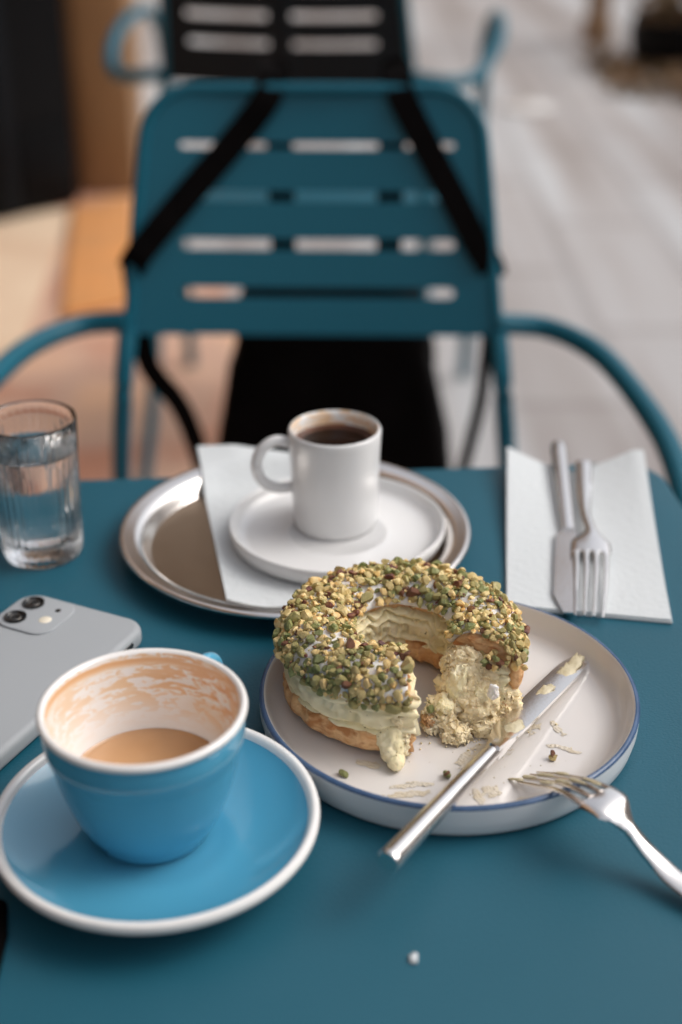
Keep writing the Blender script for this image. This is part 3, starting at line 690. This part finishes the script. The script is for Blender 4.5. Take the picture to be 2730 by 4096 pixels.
# cream smears on the plate (thin, low relief)
def smear(c, ln, wd, ang, seed, gap=0.16):
    v, f = [], []; nx, ny = 60, 30; idx = {}; wd *= 1.6
    for i in range(nx + 1):
        for j in range(ny + 1):
            u = i / nx * 2 - 1; t = j / ny * 2 - 1
            e = 1 - math.hypot(u, t) + 0.42 * fr((u * ln * 260 + seed, t * wd * 420, seed), 1.0, 5)
            h = 0.00030 * max(0, min(1, (e - gap) * 3))
            if e < gap: continue
            x = u * ln; y = t * wd
            idx[(i, j)] = len(v); v.append((c[0] + x * cos(ang) - y * sin(ang), c[1] + x * sin(ang) + y * cos(ang), PZ + 0.0002 + h * (0.6 + 0.8 * noise.noise(Vector((x * 900, y * 900, seed))))))
    for (i, j), q in idx.items():
        if all(k in idx for k in ((i + 1, j), (i, j + 1), (i + 1, j + 1))): f.append((q, idx[(i + 1, j)], idx[(i + 1, j + 1)], idx[(i, j + 1)]))
    return v, f
vv, ff = [], []
for args in (((0.030, 0.4985), 0.0120, 0.0018, 0.12, 1), ((0.027, 0.5035), 0.0075, 0.0011, 0.1, 2), ((0.036, 0.5055), 0.0085, 0.0012, -0.1, 3),
             ((0.0815, 0.4915), 0.0085, 0.0040, 0.2, 5), ((0.066, 0.500), 0.0055, 0.0035, 0.6, 6), ((0.060, 0.4965), 0.0025, 0.0045, 0.3, 7),
             ((0.1035, 0.531), 0.0075, 0.0012, -0.5, 8), ((0.0975, 0.5335), 0.0040, 0.0010, -0.1, 9), ((0.1015, 0.5475), 0.0022, 0.0050, 0.4, 10),
             ((0.013, 0.5195), 0.0085, 0.0018, -0.35, 11), ((0.057, 0.522), 0.0060, 0.0050, -0.4, 12), ((0.068, 0.5305), 0.0110, 0.0050, 0.3, 13), ((0.087, 0.5500), 0.0080, 0.0060, 0.3, 14)):
    v, f = smear(*args); n0 = len(vv); vv += v; ff += [tuple(q + n0 for q in t) for t in f]
for i in range(60):
    x = 0.055 + rnd.gauss(0, 0.028); y = 0.517 + rnd.gauss(0, 0.014)
    if (x - PC.x) ** 2 + (y - PC.y) ** 2 > 0.072 ** 2: continue
    s_ = rnd.uniform(0.0002, 0.0006); n0 = len(vv); h = PZ + 0.0001
    vv += [(x - s_, y, h), (x, y - s_, h), (x + s_, y, h), (x, y + s_, h), (x, y, h + s_)]; ff += [(n0, n0 + 1, n0 + 4), (n0 + 1, n0 + 2, n0 + 4), (n0 + 2, n0 + 3, n0 + 4), (n0 + 3, n0, n0 + 4)]
tag(pyd('cream_smears', vv, ff, M_film), 'pale green cream smears and crumbs left on the cream plate', 'smears', kind='stuff')

# ------------------------------------------------------------------ knife on the plate
kn = empty('table_knife', (0.045, 0.475, TZ + 0.0255), label='used steel table knife with cream on its blade, resting across the plate rim', cat='knife')
KL = Vector(kn.location)
kb = Vector((0.0180, 0.4290, TZ + 0.0268)); kj = Vector((0.0690, 0.5160, TZ + 0.0168)); kt = Vector((0.1245, 0.6065, TZ + 0.0066))
ax = (kj - kb).normalized()
def ksec(i, n):
    t = i / (n - 1); w_ = 0.0052 - 0.0014 * t; h = 0.0046 - 0.0014 * t
    if i == 0: w_ *= 0.86; h *= 0.86
    return [(w_ * cos(2 * pi * q / 20), h * sin(2 * pi * q / 20)) for q in range(20)]
pts = [kb + (kj - kb) * (t) - KL for t in (0, 0.008, 0.03, 0.1, 0.2, 0.3, 0.4, 0.5, 0.6, 0.7, 0.8, 0.88, 0.94, 1.0)]
sweep('handle', pts, ksec, M_steel, kn)
bl = []; nB = 26
for i in range(nB + 1):
    t = i / nB; bl.append(kj + (kt - kj) * t - KL - ax * (0.004 if i == 0 else 0))
def bsec(i, n):
    t = i / (n - 1)
    back = 0.0035 + 0.0012 * min(1, t * 4); edge = 0.0036 + 0.0058 * min(1, t * 6) ** 0.7 * (1 - 0.25 * t)
    if t > 0.80: k = (t - 0.80) / 0.20; edge *= math.sqrt(max(0.02, 1 - k * k * 0.93)); back *= 1 - 0.35 * k
    th = 0.0030 * max(0, 1 - t * 8) + 0.0010
    # side + = right of travel direction (towards the plate's right)
    return [(edge, 0.00008), (edge * 0.3, th), (-back, th * 0.9), (-back, -th * 0.9), (edge * 0.3, -th), (edge, -0.00008)]
bo = sweep('blade', bl, lambda i, n: [(-a_, b_) for a_, b_ in bsec(i, n)][::-1], M_steel, kn)
d = (kt - kj).normalized(); sdv = d.cross(Vector((0, 0, 1))).normalized()
def kblob(t, s_, sz, seed):
    p = kj + (kt - kj) * t + sdv * s_ - KL
    o = blob('cream_smear', (0, 0, 0), sz, M_smear, kn, 5, 190, 0.35, 0.12, seed)
    o.location = p; o.rotation_euler = (R(3), R(-4), math.atan2(d.y, d.x))
kblob(0.13, -0.0002, (0.0105, 0.0042, 0.0012), 21); kblob(0.74, -0.0010, (0.019, 0.0040, 0.0010), 22); kblob(0.93, 0.0, (0.0085, 0.0034, 0.0011), 23); kblob(0.50, -0.0020, (0.012, 0.003, 0.0009), 24)

# ------------------------------------------------------------------ forks
def fork(name, path, wd, th, tine_from, mfk, parent, gaps=3, dome=0.0016):
    """path: (point, up) stations from the neck end of the handle to the tine tips; the head is cut into tines"""
    pass
def make_fork(loc, stations, normals_up, tine_n, label, group=None, smear=False, tines_len=None):
    fk = empty('fork', loc, label=label, cat='fork', group=group); L0 = Vector(loc)
    pts = catmull([s[0] for s in stations], 8); n = len(pts)
    ws = [s[1] for s in stations]; ts = [s[2] for s in stations]
    def lerp(A, x): k = x * (len(A) - 1); i = min(int(k), len(A) - 2); f_ = k - i; return A[i] * (1 - f_) + A[i + 1] * f_
    split = int(tine_n * (n - 1))
    up = Vector(normals_up)
    def frame(i):
        t = (pts[min(i + 1, n - 1)] - pts[max(i - 1, 0)]).normalized(); s = t.cross(up).normalized(); return s, s.cross(t)
    def bar(name, rng_, off, wf, par):
        v, f, rows = [], [], []
        for i in rng_:
            s, u = frame(i); w_ = wf(i); th_ = lerp(ts, i / (n - 1)); o = off(i)
            row = []
            for q in range(12):
                a_ = 2 * pi * q / 12; c, z = cos(a_), sin(a_)
                x = o + w_ * math.copysign(abs(c) ** 0.6, c)
                crown = -0.10 * (x * x) / max(1e-5, lerp(ws, i / (n - 1)))
                row.append(len(v)); v.append(pts[i] - L0 + s * x + u * (th_ * math.copysign(abs(z) ** 0.7, z) + crown))
            rows.append(row)
        for A, B in zip(rows[:-1], rows[1:]):
            for q in range(12): j = (q + 1) % 12; f.append((A[q], A[j], B[j], B[q]))
        f.append(rows[0][::-1]); f.append(rows[-1])
        return autosm(pyd(name, v, f, M_steel, par), 40)
    bar('handle', range(0, split + 1), lambda i: 0, lambda i: lerp(ws, i / (n - 1)), fk)
    for k in range(4):
        c = (k - 1.5) * 0.5
        def off(i, c=c): return c * lerp(ws, i / (n - 1)) * 1.0
        def wf(i):
            t = (i - split) / (n - 1 - split); w_ = lerp(ws, i / (n - 1)) * 0.25
            return w_ * (1.0 if t < 0.02 else 0.60) * (1 - 0.50 * t)
        bar('tine', range(split, n), off, wf, fk)
    if smear:
        for k in range(8):
            i = n - 1 - int(k * (n - split) / 9.5); s, u = frame(i)
            o = blob('cream_smear', (0, 0, 0), (0.0056, 0.0013, 0.0006), M_smear, fk, 4, 260, 0.35, 0.05, 30 + k)
            t = (pts[min(i + 1, n - 1)] - pts[max(i - 1, 0)]).normalized()
            o.location = pts[i] - L0 + u * 0.0008 + s * ((k * 5) % 4 - 1.5) * 0.0038; o.rotation_euler = (0, math.asin(-t.z), math.atan2(t.y, t.x))
    return fk
V = Vector
make_fork((0.115, 0.455, TZ + 0.012), [
    (V((0.2100, 0.3720, TZ + 0.0030)), 0.0068, 0.0012), (V((0.1700, 0.4080, TZ + 0.0030)), 0.0062, 0.0013), (V((0.1390, 0.4370, TZ + 0.0062)), 0.0054, 0.0014), (V((0.1272, 0.4500, TZ + 0.0110)), 0.0042, 0.0016),
    (V((0.1180, 0.4580, TZ + 0.0195)), 0.0034, 0.0018), (V((0.1120, 0.4635, TZ + 0.0262)), 0.0100, 0.0013), (V((0.1050, 0.4715, TZ + 0.0262)), 0.0108, 0.0010), (V((0.0985, 0.4830, TZ + 0.0222)), 0.0104, 0.0009),
    (V((0.0915, 0.4960, TZ + 0.0145)), 0.0096, 0.0008), (V((0.0828, 0.5085, TZ + 0.0065)), 0.0078, 0.0007)],
    (0, 0, 1), 0.66, 'used steel fork resting face down on the plate rim, cream on its tines', 'steel forks on the table', True)

# ------------------------------------------------------------------ blue cup and saucer
SC = Vector((-0.0765, 0.4675, TZ))
su = empty('blue_saucer', SC, label='glossy blue saucer with white rim under the latte cup', cat='saucer')
lathe('saucer_well', [(0, 0.0058), (0.026, 0.0058), (0.0275, 0.0066), (0.034, 0.0070), (0.045, 0.0098), (0.055, 0.0138), (0.0610, 0.0170), (0.0628, 0.0183)], M_blue, su, 128)
lathe('white_rim', [(0.0628, 0.0183), (0.0637, 0.0197), (0.0648, 0.0208), (0.0660, 0.0211), (0.0673, 0.0206), (0.0680, 0.0192), (0.0678, 0.0176), (0.0668, 0.0160), (0.0650, 0.0160), (0.054, 0.0100), (0.040, 0.0045), (0.0375, 0.0), (0.034, 0.0), (0.033, 0.003), (0, 0.003)], M_white, su, 128)
CC = Vector((-0.0800, 0.4745, TZ + 0.0068))
cu = empty('latte_cup', CC, label='blue glazed cup with white lip holding the last of a latte', cat='cup')
lathe('cup_body', [(0.0405, 0.0592), (0.0412, 0.0560), (0.0411, 0.0500), (0.0403, 0.0455), (0.0397, 0.0440), (0.0388, 0.0405), (0.0374, 0.0330), (0.0348, 0.0235), (0.0313, 0.0130), (0.0277, 0.0060), (0.0258, 0.0032), (0.0252, 0.0010), (0.0242, 0.0), (0.020, 0.0), (0.0195, 0.0015), (0, 0.0015)][::-1], M_blue, cu, 128, ang=60)
lathe('lip', [(0.0405, 0.0592), (0.0422, 0.0598), (0.0425, 0.0608), (0.0421, 0.0620), (0.0412, 0.0626), (0.0400, 0.0624), (0.0392, 0.0614)], M_white, cu, 128, ang=60)
lathe('lining', [(0.0392, 0.0614), (0.0385, 0.0580), (0.0378, 0.0500), (0.0362, 0.0400), (0.0338, 0.0300), (0.0300, 0.0190), (0.0250, 0.0100), (0.015, 0.006), (0, 0.0055)], M_stain, cu, 128, ang=80)
hp = Vector((cos(R(66)), sin(R(66)), 0))
tube('handle', [hp * 0.0425 + V((0, 0, 0.0505)), hp * 0.051 + V((0, 0, 0.0520)), hp * 0.0590 + V((0, 0, 0.0470)), hp * 0.0600 + V((0, 0, 0.036)), hp * 0.051 + V((0, 0, 0.024)), hp * 0.0365 + V((0, 0, 0.0225))], 0.0036, M_blue, cu, 14, 8)
lt = empty('latte', CC, label='last milky brown latte pooled in the blue cup', cat='coffee')
lathe('surface', [(0, 0.0262), (0.0300, 0.0262), (0.0312, 0.0263), (0.0322, 0.0272), (0.0300, 0.0200), (0.0245, 0.0105), (0, 0.008)], M_latte, lt, 96)

# ------------------------------------------------------------------ phone
ph = empty('smartphone', (-0.0995, 0.6330, TZ), R(180 - 25.5), label='grey phone lying face down in a soft silicone case at the left table edge', cat='phone')
W, Lp, Tp = 0.0775, 0.153, 0.0105
prism('case', rrect(W, Lp, 0.0125, 8, W / 2, Lp / 2), 0.0, Tp, M_phone, ph, 0.0036, 5)
bcx, bcy = W - 0.0205, 0.0205
prism('camera_bump', rrect(0.034, 0.034, 0.010, 8, bcx, bcy), Tp - 0.0005, Tp + 0.0011, M_phone, ph, 0.0008, 3)
def lens(x, y, r):
    o = lathe('camera_lens', [(0, 0.0002), (r * 0.55, 0.0002), (r * 0.8, 0.0006), (r * 0.86, 0.0011), (r, 0.0011), (r, -0.0003)], M_dark, ph, 40, loc=(x, y, Tp + 0.0011)); 
    ri = lathe('lens_ring', [(r * 0.42, 0.00035), (r * 0.5, 0.0006), (r * 0.56, 0.00035)], M_lens, o, 32)
lens(bcx + 0.0075, bcy - 0.0078, 0.0058); lens(bcx + 0.0075, bcy + 0.0078, 0.0058)
lathe('flash', [(0, 0.0003), (0.0030, 0.0003), (0.0034, 0.0)], M_flash, ph, 24, loc=(bcx - 0.0078, bcy + 0.003, Tp + 0.0011))
lathe('microphone', [(0, 0.0003), (0.0014, 0.0003), (0.0017, 0.0)], M_dark, ph, 20, loc=(bcx - 0.0085, bcy - 0.0075, Tp + 0.0011))
prism('mute_switch', rrect(0.0105, 0.0036, 0.0017, 5), 0, 0.0012, M_dark, ph, 0.0003, 1, Matrix.Translation((-0.0003, 0.0215, Tp / 2 + 0.0004)) @ Matrix.Rotation(R(90), 4, 'Z') @ Matrix.Rotation(R(90), 4, 'X'))
prism('volume_button', rrect(0.016, 0.0030, 0.0015, 5), 0, 0.0010, M_phone, ph, 0.0003, 1, Matrix.Translation((-0.0004, 0.040, Tp / 2 + 0.0004)) @ Matrix.Rotation(R(90), 4, 'Z') @ Matrix.Rotation(R(90), 4, 'X'))

# ------------------------------------------------------------------ water glass
gl = empty('water_glass', (-0.1735, 0.7276, TZ), label='ribbed clear tumbler of water at the left table edge', cat='glass')
def ribs(r, z, a):
    if z > 0.0655 or z < 0.004: return r
    k = min(1, (0.0655 - z) / 0.004, (z - 0.004) / 0.004)
    return r - k * 0.0006 * (0.5 + 0.5 * cos(a * 34)) ** 1.0
prof = [(0, 0.0012), (0.014, 0.0010), (0.0200, 0.0), (0.0222, 0.0010), (0.0229, 0.0045), (0.0232, 0.009), (0.0234, 0.014), (0.0238, 0.025), (0.0243, 0.040), (0.0248, 0.055), (0.0251, 0.0630), (0.0252, 0.0660), (0.0256, 0.075), (0.0259, 0.0835),
        (0.0256, 0.0850), (0.0248, 0.0848), (0.0244, 0.0835), (0.0240, 0.075), (0.0235, 0.060), (0.0225, 0.040), (0.0214, 0.020), (0.0205, 0.0145), (0.0185, 0.0118), (0.010, 0.0108), (0, 0.0106)]
def inner_only(r, z, a): return r
o = lathe('tumbler', prof, M_glass, gl, 272, rad=lambda r, z, a: ribs(r, z, a), ang=70)
wt = empty('drinking_water', (-0.1735, 0.7276, TZ), label='clear water filling most of the ribbed tumbler', cat='water')
lathe('water_body', [(0, 0.0104), (0.010, 0.0106), (0.0187, 0.0116), (0.0207, 0.0144), (0.0216, 0.020), (0.0227, 0.040), (0.02365, 0.0590), (0.02385, 0.0672), (0.0232, 0.0660), (0.021, 0.0655), (0, 0.0655)], M_water, wt, 120, ang=60)

# ------------------------------------------------------------------ tray with napkin, saucer and espresso
TC = Vector((-0.0266, 0.7353, TZ))
tr = empty('round_tray', TC, label='round stainless steel tray under the white cup and saucer', cat='tray')
lathe('tray_rim', [(0.0845, 0.0030), (0.0862, 0.0052), (0.0885, 0.0092), (0.0910, 0.0118), (0.0945, 0.0126), (0.0985, 0.0132), (0.1008, 0.0138), (0.1020, 0.0130), (0.1022, 0.0116), (0.1012, 0.0108), (0.0985, 0.0112), (0.0930, 0.0104), (0.0895, 0.0080), (0.087, 0.0040), (0.0845, 0.0010)], M_tray, tr, 160, ang=60)
lathe('tray_base', [(0, 0.0026), (0.0815, 0.0026), (0.0845, 0.0030), (0.0845, 0.0010), (0.081, 0.0002), (0, 0.0002)], M_traybase, tr, 160, ang=60)
def napkin(name, corner, zf, T, nx=26, ny=40, par=None, mt=M_paper, jag=None):
    A, B, Cc, D = [Vector(c) for c in corner]      # TL TR BR BL
    v, f = [], []
    for s in (0, 1):
        for j in range(ny + 1):
            for i in range(nx + 1):
                u, t = i / nx, j / ny
                p = A * (1 - u) * (1 - t) + B * u * (1 - t) + Cc * u * t + D * (1 - u) * t
                if jag: p += Vector(jag(u, t)).to_2d() if False else Vector((*jag(u, t),))
                z = zf(u, t, p); v.append((p.x, p.y, z + (T if s else 0)))
    K = (nx + 1) * (ny + 1)
    for j in range(ny):
        for i in range(nx):
            a_ = j * (nx + 1) + i; f.append((a_, a_ + 1, a_ + nx + 2, a_ + nx + 1)); f.append((K + a_, K + a_ + nx + 1, K + a_ + nx + 2, K + a_ + 1))
    for i in range(nx):
        f.append((i, K + i, K + i + 1, i + 1)); q = ny * (nx + 1) + i; f.append((q, q + 1, K + q + 1, K + q))
    for j in range(ny):
        q = j * (nx + 1); f.append((q, q + nx + 1, K + q + nx + 1, K + q)); q += nx; f.append((q, K + q, K + q + nx + 1, q + nx + 1))
    return autosm(pyd(name, v, f, mt, par), 50)
def z_tray(u, t, p):
    q = Vector((p.x, p.y)) - TC.xy; r = q.length
    z = 0.0030 + 0.0112 * max(0, min(1, (r - 0.078) / 0.014)) ** 1.0
    if r > 0.092: z = 0.0142
    lift = 0.0035 * max(0, 1 - t * 5) * max(0, 1 - abs(u - 0.22) * 3)
    return TZ + z + 0.0004 + lift + 0.0004 * noise.noise(Vector((u * 3, t * 4, 1)))
nk = empty('paper_napkin', (0, 0, 0), label='white folded paper napkin on the steel tray under the espresso saucer', cat='napkin')
napkin('napkin_sheet', [(-0.0935, 0.8400), (0.013, 0.8270), (0.045, 0.664), (-0.0605, 0.6570)], z_tray, 0.0008, par=nk)
ES = Vector((-0.0022, 0.7371, TZ + 0.0042))
es = empty('white_saucer', ES, label='white saucer with upright rim on the napkin under the espresso cup', cat='saucer')
lathe('saucer_body', [(0, 0.0030), (0.0272, 0.0030), (0.0285, 0.0042), (0.030, 0.0038), (0.052, 0.0040), (0.0575, 0.0052), (0.0602, 0.0085), (0.0610, 0.0110), (0.0617, 0.0120), (0.0627, 0.0120), (0.0631, 0.0110), (0.0628, 0.0070), (0.0610, 0.0025), (0.057, 0.0), (0.053, 0.0), (0.052, 0.0010), (0, 0.0010)], M_china, es, 128, ang=60)
EC = Vector((-0.0036, 0.7500, ES.z + 0.0030))
ec = empty('espresso_cup', EC, label='small straight white cup of black coffee on the steel tray', cat='cup')
lathe('cup_body', [(0, 0.0010), (0.019, 0.0008), (0.0225, 0.0), (0.0238, 0.0010), (0.0246, 0.0040), (0.0253, 0.020), (0.0260, 0.040), (0.0267, 0.0575), (0.0269, 0.0606), (0.0264, 0.0618), (0.0255, 0.0621)], M_china, ec, 112, ang=60)
lathe('lining', [(0.0255, 0.0621), (0.0247, 0.0612), (0.0243, 0.0590), (0.0238, 0.045), (0.0232, 0.030), (0.021, 0.006), (0, 0.005)], M_stain2, ec, 112, ang=60)
tube('handle', [V((-0.0250, 0.002, 0.0515)), V((-0.0345, 0.000, 0.0535)), V((-0.0425, -0.002, 0.0485)), V((-0.0455, -0.003, 0.0395)), V((-0.0425, -0.003, 0.0300)), V((-0.0345, -0.001, 0.0240)), V((-0.0240, 0.001, 0.0240))], 0.0033, M_china, ec, 14, 8)
cf = empty('black_coffee', EC, label='dark coffee almost filling the white espresso cup', cat='coffee')
lathe('crema', [(0.0195, 0.0528), (0.0220, 0.0530), (0.0240, 0.0538), (0.0239, 0.0510), (0.0195, 0.0510)], M_crema, cf, 80, closed=True)
lathe('surface', [(0, 0.0527), (0.0195, 0.0528), (0.0195, 0.0510), (0, 0.0505)], M_black, cf, 80)

# ------------------------------------------------------------------ folded napkin with clean cutlery
def z_nap(u, t, p):
    side = abs(u - 0.44) / 0.5
    lift = 0.012 * min(1, side) ** 1.3 * max(0, 1 - t * 1.2) ** 1.4
    return TZ + 0.0004 + lift
n2 = empty('folded_napkin', (0, 0, 0), label='white folded napkin under clean cutlery at the right of the table', cat='napkin')
dip = lambda u, t: (0.0, -0.012 * (1 - min(1, abs(u - 0.46) / 0.46) ** 1.3) * max(0, 1 - t * 2))
napkin('napkin_sheet', [(0.1085, 0.8480), (0.1965, 0.8390), (0.1766, 0.6471), (0.0896, 0.6628)], z_nap, 0.0010, par=n2, jag=dip)
napkin('napkin_fold', [(0.1090, 0.8470), (0.1955, 0.8380), (0.1762, 0.6480), (0.0900, 0.6635)], lambda u, t, p: z_nap(u, t, p) + 0.0012, 0.0010, par=n2, jag=dip)
k2 = empty('table_knife', (0.134, 0.745, TZ + 0.004), label='clean steel knife lying on the folded napkin beside the clean fork', cat='knife'); K0 = Vector(k2.location)
h0 = V((0.1435, 0.8560, TZ + 0.0110)); h1 = V((0.1345, 0.7440, TZ + 0.0052)); h2 = V((0.1205, 0.6520, TZ + 0.0040))
def k2sec(i, n):
    t = i / (n - 1); w_ = 0.0055 - 0.0012 * t; h = 0.0030 - 0.0008 * t
    if t < 0.06: w_ *= 0.6 + 0.4 * (t / 0.06) ** 0.5; h *= 0.7 + 5 * t
    return [(w_ * math.copysign(abs(cos(2 * pi * q / 16)) ** 0.7, cos(2 * pi * q / 16)), h * sin(2 * pi * q / 16)) for q in range(16)]
sweep('handle', [h0 + (h1 - h0) * (i / 30) - K0 for i in range(31)], k2sec, M_steel, k2)
sweep('blade', [h1 + (h2 - h1) * (i / 20) - K0 for i in range(21)], lambda i, n: [(0.0072 * min(1, 0.55 + i / 3) * (1 if i < 17 else 1 - (i - 16) / 5), 0.0006), (-0.0050 * min(1, 0.75 + i / 6), 0.0010), (-0.0050 * min(1, 0.75 + i / 6), -0.0008), (0.0072 * min(1, 0.55 + i / 3) * (1 if i < 17 else 1 - (i - 16) / 5), -0.0004)], M_steel, k2)
make_fork((0.148, 0.75, TZ + 0.004), [
    (V((0.1570, 0.8330, TZ + 0.0085)), 0.0056, 0.0011), (V((0.1535, 0.8080, TZ + 0.0075)), 0.0052, 0.0012), (V((0.1500, 0.7840, TZ + 0.0075)), 0.0042, 0.0013), (V((0.1470, 0.7590, TZ + 0.0085)), 0.0030, 0.0015),
    (V((0.1465, 0.7360, TZ + 0.0095)), 0.0034, 0.0014), (V((0.1445, 0.7240, TZ + 0.0095)), 0.0112, 0.0010), (V((0.1425, 0.7100, TZ + 0.0088)), 0.0115, 0.0010), (V((0.1395, 0.6900, TZ + 0.0078)), 0.0110, 0.0010),
    (V((0.1360, 0.6700, TZ + 0.0062)), 0.0106, 0.0009), (V((0.1320, 0.6475, TZ + 0.0050)), 0.0098, 0.0007)],
    (0, 0, 1), 0.66, 'clean steel fork lying on the folded napkin beside the clean knife', 'steel forks on the table')
